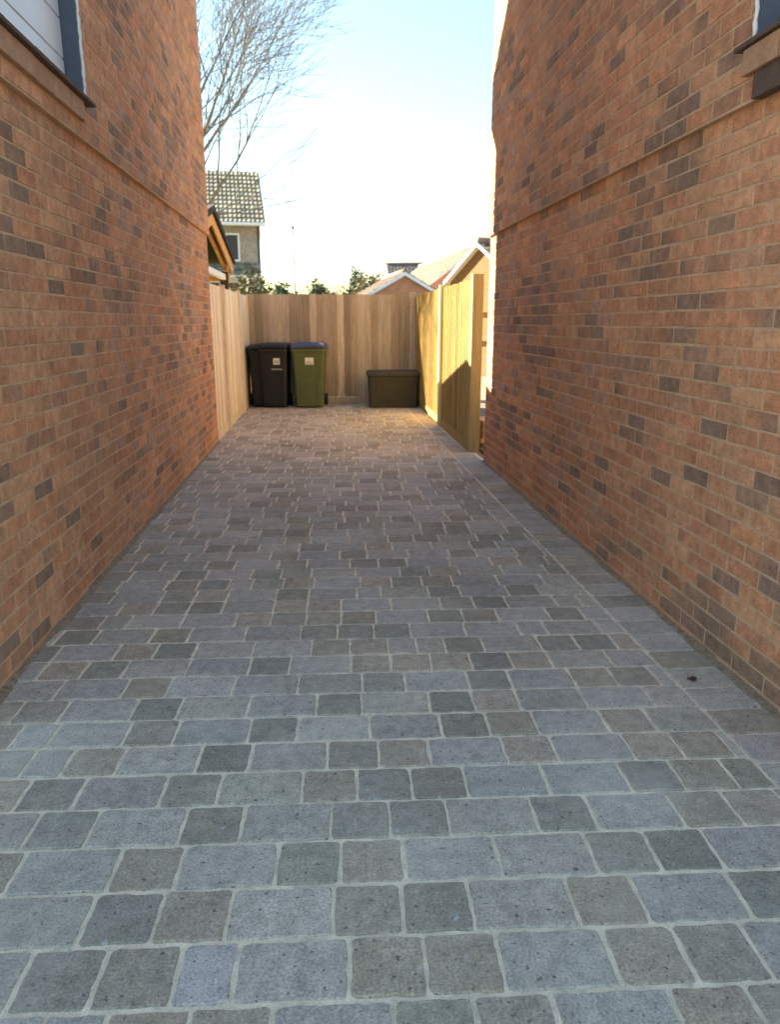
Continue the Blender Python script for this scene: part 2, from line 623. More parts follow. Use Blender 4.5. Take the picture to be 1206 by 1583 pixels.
class BrickPool:
    """Shared meshes for the bricks that are objects of their own."""
    def __init__(self, s):
        self.s, self.d = s, {}
    def get(self, kind, length, rnd):
        key = (kind, round(length, 3), rnd.randrange(14))
        if key not in self.d:
            r2 = random.Random(len(self.d) * 31 + 5)
            base = jit(r2.choice([(0.55, 0.268, 0.142), (0.53, 0.247, 0.126), (0.57, 0.29, 0.156), (0.51, 0.236, 0.126)]), 0.10, r2)
            dark = jit(r2.choice([(0.255, 0.16, 0.11), (0.285, 0.175, 0.118), (0.335, 0.195, 0.125)]), 0.12, r2)
            mid = tuple(a * 0.55 + q * 0.45 for a, q in zip(base, dark))
            ca, cb = {'b': (base, base), 'd': (dark, dark), 'l': (dark, base), 'r': (base, dark), 'm': (mid, mid)}[kind]
            mb = MB()
            brick_add(mb, 0, self.s, -length / 2, length / 2, -0.0325, 0.0325, ca, cb, r2)
            me = mb.mesh('brick')
            me.materials.append(MATS['brick'])
            self.d[key] = me
        return self.d[key]

def brick_kind(rnd, y, z, seed):
    n = noise.noise(Vector((y * 1.7, z * 2.3, seed)))
    p = 0.06 + 0.85 * max(0.0, n - 0.08)
    t = rnd.random()
    if t < p: return 'd'
    if t < p * 1.3: return 'l'
    if t < p * 1.6: return 'r'
    if t < p * 1.6 + 0.10: return 'm'
    return 'b'
def kind_colours(kind, rnd):
    base = jit(rnd.choice([(0.55, 0.268, 0.142), (0.53, 0.247, 0.126), (0.57, 0.29, 0.156), (0.51, 0.236, 0.126), (0.45, 0.255, 0.17)]), 0.10, rnd)
    dark = jit(rnd.choice([(0.255, 0.16, 0.11), (0.285, 0.175, 0.118), (0.335, 0.195, 0.125)]), 0.12, rnd)
    mid = tuple(a * 0.55 + q * 0.45 for a, q in zip(base, dark))
    return {'b': (base, base), 'd': (dark, dark), 'l': (dark, base), 'r': (base, dark), 'm': (mid, mid)}[kind]

def brick_wall(house, X, s, ya, yb, z0, z_string, z_top, win, seed):
    """Stretcher-bond face on the plane X looking along s*X, with a slightly proud upper storey and one window opening."""
    rnd = random.Random(seed)
    wy0, wy1, wz0, wz1 = win
    proud = 0.028
    wall = MB()
    DEEP = X - s * 0.11
    def slab(xf, y0, y1, za, zb):
        x0, x1 = sorted((DEEP, xf))
        wall.box(x0, x1, y0, y1, za, zb)
    face_lo, face_hi = X - s * 0.0022, X + s * (proud - 0.0022)
    slab(face_lo, ya, yb, z0, z_string - 0.004)
    slab(face_hi, ya, yb, z_string - 0.004, wz0)
    slab(face_hi, ya, wy0, wz0, wz1)
    slab(face_hi, wy1, yb, wz0, wz1)
    slab(face_hi, ya, yb, wz1, z_top)
    w = wall.build('wall', 'mortar', house)
    todo = []
    n = int(round((z_top - z0) / 0.075))
    for k in range(n):
        za = z0 + k * 0.075 + 0.005
        zb = za + 0.065
        upper = za > z_string - 0.03
        xf = X + s * proud if upper else X
        y = yb - (0.225 if k % 2 == 0 else 0.1125)
        segs = []
        segs.append((y + 0.010, yb + 0.0))
        while y > ya:
            segs.append((max(y - 0.215, ya), y))
            y -= 0.225
        for (p, q) in segs:
            parts = [(p, q)]
            if zb > wz0 + 0.02 and za < wz1 - 0.02:
                parts = []
                if p < wy0 - 0.001:
                    parts.append((p, min(q, wy0)))
                if q > wy1 + 0.001:
                    parts.append((max(p, wy1), q))
            for (p2, q2) in parts:
                if q2 - p2 < 0.03:
                    continue
                c = (xf, (p2 + q2) / 2, (za + zb) / 2)
                d = seen(c, 25)
                size = (q2 - p2) * abs(X) / d ** 3 if d else 0
                todo.append((size, xf, p2, q2, za, zb))
    todo.sort(key=lambda t: -t[0])
    pool = BrickPool(s)
    field = MB()
    for i, (size, xf, p, q, za, zb) in enumerate(todo):
        kd = brick_kind(rnd, (p + q) / 2, za, seed * 1.37)
        if i < 300:
            o = link('brick', pool.get(kd, q - p, rnd), w, (xf, (p + q) / 2, (za + zb) / 2))
            o.rotation_euler = (rnd.uniform(-0.005, 0.005), rnd.uniform(-0.004, 0.004), rnd.uniform(-0.004, 0.004))
        else:
            ca, cb = kind_colours(kd, rnd)
            brick_add(field, xf, s, p, q, za, zb, ca, cb, rnd)
    tag(field.build('brick_field', 'brick', w), kind='stuff')
    return w

def window_unit(house, X, s, win, proud=0.028):
    wy0, wy1, wz0, wz1 = win
    rnd = random.Random(int(wz0 * 1000))
    xf = X + s * proud
    xb = X - s * 0.075
    win_o = MB()
    # white boarded infill in a frame, set back in the reveal
    def bx(mb, a, c2, *rest):
        a, c2 = sorted((a, c2))
        mb.box(a, c2, *rest)
    bx(win_o, xb, X - s * 0.108, wy0 + 0.001, wy1 - 0.001, wz0 + 0.001, wz1 - 0.001)
    wo = win_o.build('window', 'white_upvc', house)
    z = wz0 + 0.006
    while z < wz1 - 0.1:
        p = MB()
        bx(p, xb + s * 0.001, xb + s * 0.016, wy0 + 0.004, wy1 - 0.018, z, min(z + 0.187, wz1 - 0.01))
        p.build('panel', 'white_upvc', wo, bevel=0.004)
        z += 0.195
    for (a, c2) in ((wy1 - 0.014, wy1 - 0.001), (wy0 + 0.001, wy0 + 0.003)):
        p = MB()
        bx(p, xb + s * 0.002, xf - s * 0.004, a, c2, wz0 + 0.001, wz1 - 0.001)
        p.build('reveal_lining', 'slate_blue_trim', wo)
    # uneven bead of sealant down the outer edge of the far reveal
    sl = MB()
    pts, rr = [], []
    z = wz0 + 0.002
    while z < wz1:
        pts.append((xf + s * 0.001, wy1 + 0.004 + rnd.uniform(-0.003, 0.006), z))
        rr.append(0.008 + rnd.uniform(-0.003, 0.004))
        z += 0.022
    sl.tube(pts, rr, 6)
    sl.build('sealant', 'sealant', wo, smooth=True)
    return wo

def sill_tiles(house, X, s, y0, y1, z0, z1, proj, step, seed, material='sill_brick'):
    rnd = random.Random(seed)
    sill = link('sill', None, house)
    y = y1
    while y > y0 + 0.03:
        a = max(y0, y - step + 0.008)
        mb = MB()
        xa, xb = sorted((X + s * 0.004, X + s * (proj + rnd.uniform(-0.002, 0.002))))
        mb.box(xa, xb, a, y, z0 + rnd.uniform(-.001, .001), z1)
        mb.build('sill_tile', material, sill, bevel=0.003)
        y -= step
    return sill

def slab_roof(house, corners, thick, material='roof_tile'):
    mb = MB()
    mb.prism(corners, (0, 0, -thick), (0.10, 0.09, 0.085))
    return mb.build('roof', material, house)

# left house: gable end towards the driveway
EAVE_L = 5.32
left = thing('brick_house', 'red brick house wall on the left of the driveway with white boarded window', 'house', (0, 0, 0))
WIN_L = (2.80, 4.575, 2.552, 3.75)
brick_wall(left, XL, 1, YFL, YL, -0.05, 2.35, EAVE_L + 0.08, WIN_L, 11)
window_unit(left, XL, 1, WIN_L)
sill_tiles(left, XL, 1, 2.70, 4.60, 2.530, 2.549, 0.078, 0.30, 3, 'sill_tile')
sill_tiles(left, XL, 1, 2.76, 4.47, 2.432, 2.527, 0.052, 0.235, 4)
core = MB()
core.box(-6.6, XL - 0.112, YFL, YL, -0.05, EAVE_L + 0.08)
ym = (YFL + YL) / 2
ridge = EAVE_L + 0.08 + (YL - ym) * math.tan(R(43))
core.prism([(XL + 0.012, YFL, EAVE_L + 0.082), (XL + 0.012, YL, EAVE_L + 0.082), (XL + 0.012, ym, ridge)], (-5.3, 0, 0))
core.build('inner_wall', 'brickwork', left)
tn = math.tan(R(43))
for sgn in (1, -1):
    ye = (YL + 0.32) if sgn > 0 else (YFL - 0.32)
    ze = EAVE_L + 0.08 - 0.32 * tn
    slab_roof(left, [(XL + 0.07, ye, ze + 0.10), (XL + 0.07, ym, ridge + 0.12), (-6.7, ym, ridge + 0.12), (-6.7, ye, ze + 0.10)], 0.13)
gm = MB()
gm.tube([(XL + 0.06, YL + 0.36, EAVE_L - 0.17), (-6.65, YL + 0.36, EAVE_L - 0.17)], [0.06, 0.06], 10)
gm.build('gutter', 'black_plastic', left, smooth=True)

# right house: unseen roof turned eaves-on to the driveway to let in more sky
EAVE_R = 4.525
right = thing('brick_house', 'brown brick house wall on the right, with a sunlit strip at its far corner', 'house', (0, 0, 0))
WIN_R = (2.06, 2.955, 2.396, 3.6)
brick_wall(right, XR, -1, YFR, YR, -0.05, 2.20, EAVE_R, WIN_R, 23)
window_unit(right, XR, -1, WIN_R)
sill_tiles(right, XR, -1, 2.0, 3.01, 2.375, 2.393, 0.078, 0.30, 5, 'sill_tile')
sill_tiles(right, XR, -1, 2.0, 2.965, 2.283, 2.372, 0.062, 0.235, 6)
sill_tiles(right, XR, -1, 2.0, 2.90, 2.193, 2.280, 0.050, 0.235, 7, 'sill_tile')
core = MB()
core.box(XR + 0.112, 8.6, YFR, YR, -0.05, EAVE_R)
xm = (XR + 8.6) / 2
rz_ = EAVE_R + (xm - XR) * math.tan(R(36))
core.prism([(XR + 0.05, YFR + 0.02, EAVE_R + 0.002), (8.6, YFR + 0.02, EAVE_R + 0.002), (xm, YFR + 0.02, rz_)], (0, YR - YFR - 0.04, 0))
core.build('inner_wall', 'brickwork', right)
t36 = math.tan(R(36))
slab_roof(right, [(XR - 0.12, YFR - 0.1, EAVE_R - 0.17 * t36 + 0.14), (XR - 0.12, YR + 0.08, EAVE_R - 0.17 * t36 + 0.14), (xm, YR + 0.08, rz_ + 0.14), (xm, YFR - 0.1, rz_ + 0.14)], 0.12)
slab_roof(right, [(8.8, YFR - 0.1, EAVE_R - 0.2 * t36 + 0.14), (8.8, YR + 0.08, EAVE_R - 0.2 * t36 + 0.14), (xm, YR + 0.08, rz_ + 0.14), (xm, YFR - 0.1, rz_ + 0.14)], 0.12)

# ---------------------------------------------------------------- fences
def fence(label, p0, p1, side, height, tone, posts, seed, post_size=0.10, gravel=0.15, tones=None, step=0.118, post_over=0.0, post_tone=None, arris=False):
    """Closeboard fence from p0 to p1; boards lie on the 'side' (+1 left of the direction, -1 right)."""
    rnd = random.Random(seed)
    p0, p1 = Vector(p0), Vector(p1)
    L = (p1 - p0).length
    ang = math.atan2(p1.y - p0.y, p1.x - p0.x)
    t = thing('timber_fence', label, 'fence', (p0.x, p0.y, -0.03), ang)
    yb = 0.0
    sgn = side
    # local x along the fence, local y = +-normal; board faces at y = sgn*0.03
    def bx(mb, x0, x1, ya, yb_, z0, z1, c=None):
        ya, yb_ = sorted((ya, yb_))
        mb.box(x0, x1, ya, yb_, z0, z1, c)
    gb = MB()
    bx(gb, 0.0, L, sgn * 0.004, sgn * 0.030, 0.0, gravel, jit(tuple(q * 0.92 for q in tone), 0.05, rnd))
    gb.build('gravel_board', 'timber', t, bevel=0.003)
    for zr in (0.32, height * 0.52, height - 0.22):
        rl = MB()
        bx(rl, 0.0, L, -sgn * 0.045, sgn * 0.001, zr, zr + 0.075, jit(tone, 0.05, rnd))
        rl.build('rail', 'timber', t)
    x = 0.002
    while x < L - 0.03:
        w = min(0.132, L - x)
        c = jit(rnd.choice(tones or [tone]), 0.19, rnd)
        mb = MB()
        dz = rnd.uniform(-0.006, 0.004)
        z0, z1 = gravel + 0.003, height + dz
        # feather-edge: thick on the overlapping side
        prof = [(x, 0.002), (x + w, 0.002), (x + w, 0.022), (x, 0.008)]
        jx = rnd.uniform(-0.002, 0.002)
        poly = [(px + jx, sgn * py + sgn * (0.006 if k in (2, 3) else 0), z0) for k, (px, py) in enumerate(prof)]
        mb.prism(poly, (0, 0, z1 - z0), c)
        mb.build('board', 'timber', t)
        x += step
    for px, over in posts:
        mb = MB()
        c = jit(post_tone or tone, 0.06, rnd)
        hs = post_size / 2
        mb.box(px - hs, px + hs, -hs + (-sgn * 0.02) + sgn * over, hs + (-sgn * 0.02) + sgn * over, 0.0, height + 0.03 + post_over, c)
        mb.build('post', 'timber', t, bevel=0.006)
    return t

TB = [(0.48, 0.37, 0.24), (0.42, 0.32, 0.205), (0.52, 0.41, 0.28), (0.36, 0.265, 0.165), (0.47, 0.36, 0.22)]
fl = fence('pale cream timber fence in line with the left house', (XL - 0.03, YL + 0.03), (XL - 0.03, Y_BACK), -1, 1.86,
           (0.74, 0.60, 0.41), [(1.05, 0.045), (2.9, 0.045)], 5, post_size=0.075, tones=[(0.74, 0.605, 0.42), (0.72, 0.58, 0.40), (0.76, 0.62, 0.44)])
fb = fence('weathered brown timber fence closing the far end behind the bins', (XL - 0.01, Y_BACK + 0.02), (XR + 0.05, Y_BACK - 0.22), -1, 1.89,
           TB[0], [(2.86, 0.055)], 6, tones=TB, gravel=0.14)
FR = [(0.37, 0.255, 0.09), (0.335, 0.235, 0.083), (0.40, 0.275, 0.10), (0.31, 0.22, 0.08)]
fr = fence('sunlit yellow timber fence on the right with thick end post', (1.635, Y_BACK - 0.26), (1.615, 8.20), -1, 1.87,
           FR[0], [(3.02, 0.045)], 8, tones=FR, post_tone=(0.66, 0.56, 0.34), post_size=0.085)
# thick end post, with the ends of the next bay's rails
pm = MB()
pm.box(5.02, 5.15, -0.03, 0.09, 0.0, 1.92, (0.34, 0.27, 0.12))
pm.build('post', 'timber', fr, bevel=0.008)
for zr in (1.17, 1.47):
    q = MB()
    q.box(5.05, 5.12, 0.092, 0.145, zr, zr + 0.06, (0.30, 0.23, 0.12))
    q.build('rail', 'timber', fr, bevel=0.004)

# ---------------------------------------------------------------- wheelie bins
def rr(w, d, r, z, cx=0, cy=0, n=4):
    out = []
    for (sx, sy, a0) in ((1, 1, 0), (-1, 1, 90), (-1, -1, 180), (1, -1, 270)):
        for k in range(n + 1):
            a = R(a0 + 90 * k / n)
            out.append((cx + sx * (w / 2 - r) + r * math.cos(a), cy + sy * (d / 2 - r) + r * math.sin(a), z))
    return out
def loft(mb, rings, cap0=True, cap1=True):
    o = len(mb.v)
    n = len(rings[0])
    for r_ in rings:
        mb.v += r_
    for i in range(len(rings) - 1):
        for k in range(n):
            k2 = (k + 1) % n
            mb.face([o + i * n + k, o + i * n + k2, o + (i + 1) * n + k2, o + (i + 1) * n + k])
    if cap0:
        mb.face([o + k for k in reversed(range(n))])
    if cap1:
        mb.face([o + (len(rings) - 1) * n + k for k in range(n)])

def wheelie_bin(label, loc, rz, body, lid, sticker, lid_angle=0.0, k=1.0):
    t = thing('wheelie_bin', label, 'bin', loc, rz, 'wheelie bins by the end fence')
    t.scale = k if isinstance(k, tuple) else (k, k, k)
    mb = MB()
    loft(mb, [rr(0.44, 0.52, 0.05, 0.02, 0, 0.02), rr(0.46, 0.54, 0.05, 0.05, 0, 0.02), rr(0.50, 0.60, 0.05, 0.50, 0, 0.02), rr(0.535, 0.66, 0.05, 0.88, 0, 0.01), rr(0.54, 0.67, 0.05, 0.93, 0, 0.01)])
    mb.build('body', body, t, bevel=0.006)
    mb = MB()
    loft(mb, [rr(0.575, 0.715, 0.05, 0.925), rr(0.58, 0.72, 0.05, 0.935), rr(0.58, 0.72, 0.05, 0.975), rr(0.57, 0.71, 0.05, 0.98)])
    mb.build('rim', body, t)
    # lid: shallow crowned tray with a front lip
    mb = MB()
    loft(mb, [rr(0.585, 0.76, 0.05, 0.985, 0, -0.015), rr(0.59, 0.765, 0.05, 0.995, 0, -0.015), rr(0.585, 0.76, 0.05, 1.03, 0, -0.015), rr(0.52, 0.68, 0.06, 1.055, 0, -0.01), rr(0.36, 0.5, 0.06, 1.065, 0, 0)])
    lo = mb.build('lid', lid, t, bevel=0.004)
    lp = MB()
    lp.box(-0.17, 0.17, -0.425, -0.392, 1.0, 1.02)
    lp.build('grip', lid, lo, bevel=0.006)
    # rear handle
    hb = MB()
    hb.tube([(-0.22, 0.36, 1.0), (-0.22, 0.43, 1.02), (0.22, 0.43, 1.02), (0.22, 0.36, 1.0)], [0.016] * 4, 8)
    hb.build('handle', body, t, smooth=True)
    # raised ribs on the front face
    for x in (-0.14, 0.14):
        rb = MB()
        rb.prism([(x - 0.012, -0.2435, 0.06), (x + 0.012, -0.2435, 0.06), (x + 0.016, -0.300, 0.80), (x - 0.016, -0.300, 0.80)], (0, -0.012, 0))
        rb.build('rib', body, t)
    for sx in (-1, 1):
        wl = MB()
        cx = sx * 0.255
        wl.tube([(cx - 0.025, 0.25, 0.10), (cx - 0.02, 0.25, 0.10), (cx + 0.02, 0.25, 0.10), (cx + 0.025, 0.25, 0.10)], [0.085, 0.10, 0.10, 0.085], 20)
        wl.build('wheel', 'rubber', t)
    ax = MB()
    ax.tube([(-0.24, 0.25, 0.10), (0.24, 0.25, 0.10)], [0.012, 0.012], 8)
    ax.build('axle', 'rubber', t)
    for (x0, x1, z0, z1, m, lines) in sticker:
        st = MB()
        f = lambda z: -0.25 - (z - 0.05) * (0.072 / 0.83) - 0.0045
        st.prism([(x0, f(z0), z0), (x1, f(z0), z0), (x1, f(z1), z1), (x0, f(z1), z1)], (0, 0.002, 0))
        so = st.build('sticker', m, t)
        for (a0, a1, c0, c1) in lines:
            q = MB()
            q.prism([(a0, f(c0) - 0.0015, c0), (a1, f(c0) - 0.0015, c0), (a1, f(c1) - 0.0015, c1), (a0, f(c1) - 0.0015, c1)], (0, 0.001, 0))
            q.build('print', 'sticker_grey', so)
    return t

wheelie_bin('black wheelie bin with small white sticker, beside the green bin', (-0.80, 12.86, 0), R(-5), 'black_plastic', 'black_plastic',
            [(0.01, 0.13, 0.72, 0.82, 'sticker', [(0.03, 0.055, 0.735, 0.79), (0.065, 0.075, 0.735, 0.78), (0.085, 0.11, 0.735, 0.79)]), (-0.03, 0.17, 0.63, 0.655, 'sticker_grey', [])], k=(0.86, 0.92, 1.0))
wheelie_bin('plain black wheelie bin tucked in the corner behind the other black bin', (-0.985, 13.02, 0), R(3), 'black_plastic', 'black_plastic', [], k=0.97)
wheelie_bin('olive green wheelie bin with blue lid and pale square sticker', (-0.225, 12.84, 0), R(-3), 'green_plastic', 'blue_plastic',
            [(-0.055, 0.085, 0.72, 0.83, 'sticker', [(-0.035, 0.065, 0.735, 0.75), (-0.035, 0.035, 0.765, 0.772)])])

# ---------------------------------------------------------------- storage box
def storage_box():
    t = thing('storage_box', 'low dark brown storage box in the far right corner', 'storage box', (1.17, 12.72, 0), R(-1.5))
    mb = MB()
    loft(mb, [rr(0.80, 0.50, 0.03, 0.0, 0, 0.0), rr(0.84, 0.54, 0.03, 0.52, 0, 0.0)])
    bd = mb.build('body', 'box_plastic', t, bevel=0.004)
    for i in range(9):
        x = -0.36 + i * 0.09
        rb = MB()
        rb.prism([(x - 0.012, -0.252, 0.03), (x + 0.012, -0.252, 0.03), (x + 0.012, -0.272, 0.49), (x - 0.012, -0.272, 0.49)], (0, -0.008, 0))
        rb.build('rib', 'box_plastic', bd)
    mb = MB()
    loft(mb, [rr(0.88, 0.58, 0.03, 0.523), rr(0.89, 0.59, 0.03, 0.535), rr(0.89, 0.59, 0.03, 0.57), rr(0.82, 0.52, 0.03, 0.60)])
    mb.build('lid', 'box_plastic', t, bevel=0.004)
storage_box()

# ---------------------------------------------------------------- timber shelter behind the left fence
def shelter():
    t = thing('garden_shelter', 'orange timber garden shelter with black felt roof behind the left fence', 'shelter', (0, 0, 0))
    xg, xb = XL - 0.10, -4.3
    yr_, ye, zr, ze = 10.15, 12.25, 2.74, 2.26
    slope = (zr - ze) / (ye - yr_)
    yn = 2 * yr_ - ye + 1.0
    zn = zr - slope * (yr_ - yn)
    for (ya, za, yb, zb) in ((yr_, zr, ye, ze), (yr_, zr, yn, zn)):
        rf = MB()
        rf.prism([(xg + 0.06, ya, za), (xg + 0.06, yb, zb), (xb, yb, zb), (xb, ya, za)], (0, 0, 0.085))
        r_ = rf.build('roof', 'dark_felt', t)
        for i in range(9):
            x = xg - 0.06 - i * 0.34
            q = MB()
            q.prism([(x, ya, za - 0.004), (x, yb, zb - 0.004), (x - 0.05, yb, zb - 0.004), (x - 0.05, ya, za - 0.004)], (0, 0, -0.12))
            q.build('rafter', 'orange_timber', r_)
        q = MB()
        q.prism([(xg + 0.025, ya, za - 0.002), (xg + 0.025, yb, zb - 0.002), (xg + 0.001, yb, zb - 0.002), (xg + 0.001, ya, za - 0.002)], (0, 0, -0.15))
        q.build('bargeboard', 'orange_timber', t)
    for (x, y) in ((xg - 0.10, ye - 0.15), (xg - 0.10, yn + 0.15), (xb + 0.15, ye - 0.15), (xb + 0.15, yn + 0.15)):
        p = MB()
        p.box(x - 0.06, x + 0.06, y - 0.06, y + 0.06, -0.04, (ze if y > yr_ else zn) - 0.12)
        p.build('post', 'brown_timber', t)
    for y, z in ((ye - 0.15, ze), (yn + 0.15, zn)):
        p = MB()
        p.box(xb, xg - 0.02, y - 0.04, y + 0.04, z - 0.26, z - 0.125)
        p.build('beam', 'orange_timber', t)
    w = MB()
    w.box(xb - 0.05, xb, yn, ye, -0.04, zn - 0.2)
    w.build('back_panel', 'brown_timber', t)
    p = MB()
    p.box(xg - 0.13, xg - 0.07, yn + 0.22, ye - 0.22, 2.02, 2.10)
    p.build('tie_beam', 'white_paint', t)
shelter()

# ---------------------------------------------------------------- houses beyond the fences
def wavy_roof(t, p_ridge0, p_ridge1, p_eave0, p_eave1, tones, roll=0.25, rows=8, amp=0.05, seed=1, name='roof', material='roof_tile'):
    """Tiled slope with rolls running from ridge to eave and stepped courses."""
    rnd = random.Random(seed)
    a, b_, c, d = [Vector(p) for p in (p_ridge0, p_ridge1, p_eave0, p_eave1)]
    L = max((b_ - a).length, (d - c).length)
    cols = max(4, int(L / roll))
    nrm = (b_ - a).cross(c - a).normalized()
    if nrm.z < 0:
        nrm = -nrm
    mb = MB()
    for r_ in range(rows):
        t0, t1 = r_ / rows, (r_ + 1) / rows
        for k in range(cols):
            cc = jit(rnd.choice(tones), 0.22, rnd)
            pts = []
            for tt, lift in ((t0, 0.0), (t1, 0.03)):
                for q in range(5):
                    u = (k + q / 4) / cols
                    top = a.lerp(b_, u)
                    bot = c.lerp(d, u)
                    p = top.lerp(bot, tt) + nrm * (lift + amp * (0.5 - 0.5 * math.cos(2 * math.pi * q / 4)))
                    pts.append(p)
            o = len(mb.v)
            mb.v += [tuple(p) for p in pts]
            for q in range(4):
                mb.face([o + q, o + q + 1, o + 5 + q + 1, o + 5 + q], [cc] * 4)
    base = MB()
    o = mb.build(name, material, t)
    und = MB()
    und.prism([a, b_, d, c], -nrm * 0.08)
    und.build('soffit', 'white_paint', o)
    return o

def far_house(name, label, origin, rz, W, D, eave, ridge, wallm, tones, over=0.3, verge=True, seed=1, roll=0.3, rows=8, amp=0.05, group=None, vh=0.16):
    """Gabled block: local x across the gable front (width W), local y depth D, front gable at y=0."""
    t = thing(name, label, 'house', origin, rz, group)
    w = MB()
    hw = W / 2
    w.prism([(-hw, 0, -0.05), (hw, 0, -0.05), (hw, 0, eave), (0, 0, ridge - 0.12), (-hw, 0, eave)], (0, D, 0))
    w.build('wall', wallm, t)
    sl = (ridge - eave) / hw
    e = over
    for sgn in (-1, 1):
        wavy_roof(t, (0, -0.12, ridge), (0, D + 0.12, ridge), (sgn * (hw + e), -0.12, eave - e * sl), (sgn * (hw + e), D + 0.12, eave - e * sl), tones, roll=roll, rows=rows, amp=amp, seed=seed + sgn)
        if verge:
            v = MB()
            v.prism([(0, -0.17, ridge - 0.0), (sgn * (hw + e), -0.17, eave - e * sl), (sgn * (hw + e), -0.17, eave - e * sl - vh), (0, -0.17, ridge - vh)], (0, 0.04, 0))
            v.build('bargeboard', 'white_paint', t)
    rc = MB()
    rc.tube([(0, -0.15, ridge + 0.04), (0, D + 0.15, ridge + 0.04)], [0.11, 0.11], 8, (0.24, 0.18, 0.14))
    rc.build('ridge_cap', 'roof_tile', t, smooth=True)
    return t

TILE_PALE = [(0.135, 0.11, 0.078), (0.12, 0.098, 0.07), (0.15, 0.12, 0.088)]
TILE_BROWN = [(0.12, 0.085, 0.065), (0.10, 0.075, 0.058)]
TILE_GREY = [(0.25, 0.225, 0.155), (0.20, 0.18, 0.125), (0.28, 0.25, 0.165), (0.22, 0.20, 0.14)]
TILE_DARK = [(0.085, 0.075, 0.075), (0.075, 0.068, 0.07)]
def add_window(t, x0, x1, y, z0, z1, frame='white_paint', sill=True):
    w = MB()
    w.box(x0, x1, y - 0.05, y - 0.002, z0, z1)
    wo = w.build('window', frame, t)
    n = 2 if x1 - x0 > 0.7 else 1
    for k in range(n):
        a = x0 + 0.07 + k * (x1 - x0 - 0.07) / n
        c = x0 + (k + 1) * (x1 - x0 - 0.07) / n
        p = MB()
        p.box(a, c, y - 0.06, y - 0.051, z0 + 0.07, z1 - 0.07)
        p.build('pane', 'dark_glass', wo)
    return wo

garage = far_house('garage', 'brick garage with white bargeboard gable above the end fence', (3.70, 34.5, 0), R(4), 5.4, 6.0, 2.05, 3.55, 'far_brick', TILE_BROWN, over=0.2, rows=6)
garage['category'] = 'garage'
gd = MB()
gd.box(-1.2, 1.2, -0.06, -0.002, -0.04, 2.05)
gdo = gd.build('garage_door', 'white_paint', garage)
hE = far_house('brick_house', 'brick house with long pale roof between garage and sunlit gable', (9.35, 46.0, 0), R(4.6), 5.9, 17.0, 3.6, 5.75, 'far_brick', TILE_PALE, over=0.25, verge=False, seed=3, roll=0.45, amp=0.03)
add_window(hE, -1.9, -0.7, 0, 1.0, 2.2)
hB = far_house('garage', 'sunlit orange brick garage gable behind the right fence', (4.22, 20.4, 0), R(-64), 2.75, 5.0, 2.56, 3.42, 'far_lit_brick', TILE_PALE, over=0.10, seed=5, vh=0.09)
hB['category'] = 'garage'
hC = far_house('brick_house', 'far house with dark slate roof showing above the garage roof', (9.6, 72, 0), R(90), 6.0, 3.5, 4.7, 6.6, 'far_brick', TILE_DARK, over=0.3, seed=7, amp=0.02)

# house with tile-hung front beyond the left fence
def left_far_house():
    t = thing('tile_hung_house', 'house with mossy grey pantile roof and tile-hung front behind the bare tree', 'house', (-2.28, 30, 0), R(5.5))
    x0, x1 = -8.2, 0.0
    w = MB()
    w.box(x0, x1, 0, 7.0, -0.05, 5.12)
    w.prism([(x1, 0, 5.122), (x1, 7.0, 5.122), (x1, 3.0, 6.95)], (x0 - x1, 0, 0))
    w.build('wall', 'white_paint', t)
    wavy_roof(t, (x0 - 0.2, 3.0, 7.26), (x1 + 0.12, 3.0, 7.26), (x0 - 0.2, -0.62, 4.92), (x1 + 0.22, -0.62, 4.92), TILE_GREY, roll=0.16, rows=12, amp=0.018, seed=9)
    wavy_roof(t, (x0 - 0.2, 3.0, 7.26), (x1 + 0.12, 3.0, 7.26), (x0 - 0.2, 7.3, 5.18), (x1 + 0.22, 7.3, 5.18), TILE_GREY, roll=0.3, rows=6, amp=0.05, seed=10)
    hp = MB()
    hp.box(x0, x1 - 0.02, -0.06, -0.002, 3.45, 4.9)
    hp.build('tile_hanging', 'hung_tile', t)
    g_ = MB()
    g_.tube([(x0 - 0.2, -0.68, 4.86), (x1 + 0.2, -0.68, 4.86)], [0.06, 0.06], 8)
    g_.build('gutter', 'white_paint', t)
    for (a, c) in ((-1.75, -0.75), (-5.3, -4.2)):
        add_window(t, a, c, -0.062, 3.6, 4.6)
    # lean-to over the ground floor
    wavy_roof(t, (x0, -0.06, 3.55), (x1 - 0.05, -0.06, 3.55), (x0, -1.0, 3.05), (x1 - 0.05, -1.0, 3.05), TILE_GREY, roll=0.3, rows=4, amp=0.05, seed=12, name='porch_roof')
    bp = MB()
    bp.box(x1 - 0.42, x1 - 0.08, -0.95, -0.62, -0.05, 3.0)
    bp.build('porch_pillar', 'white_paint', t)
    add_window(t, -2.5, -0.6, -0.002, 1.3, 2.9)
    dp = MB()
    dp.tube([(x1 - 0.04, -0.09, 0), (x1 - 0.04, -0.09, 5.0)], [0.04, 0.04], 8)
    dp.build('downpipe', 'lamp_steel', t, smooth=True)
left_far_house()

# ---------------------------------------------------------------- street lamp
lp = thing('street_lamp', 'slim grey street lamp column rising beyond the end fence', 'street lamp', (-2.05, 60, 0))
mb = MB()
mb.tube([(0, 0, -0.05), (0, 0, 1.2), (0, 0, 1.25), (0, 0, 8.2)], [0.10, 0.10, 0.065, 0.05], 10)
mb.build('column', 'lamp_steel', lp, smooth=True)
mb = MB()
mb.box(-0.10, 0.10, -0.62, 0.06, 8.2, 8.32)
mb.build('lantern', 'lamp_steel', lp, bevel=0.03)

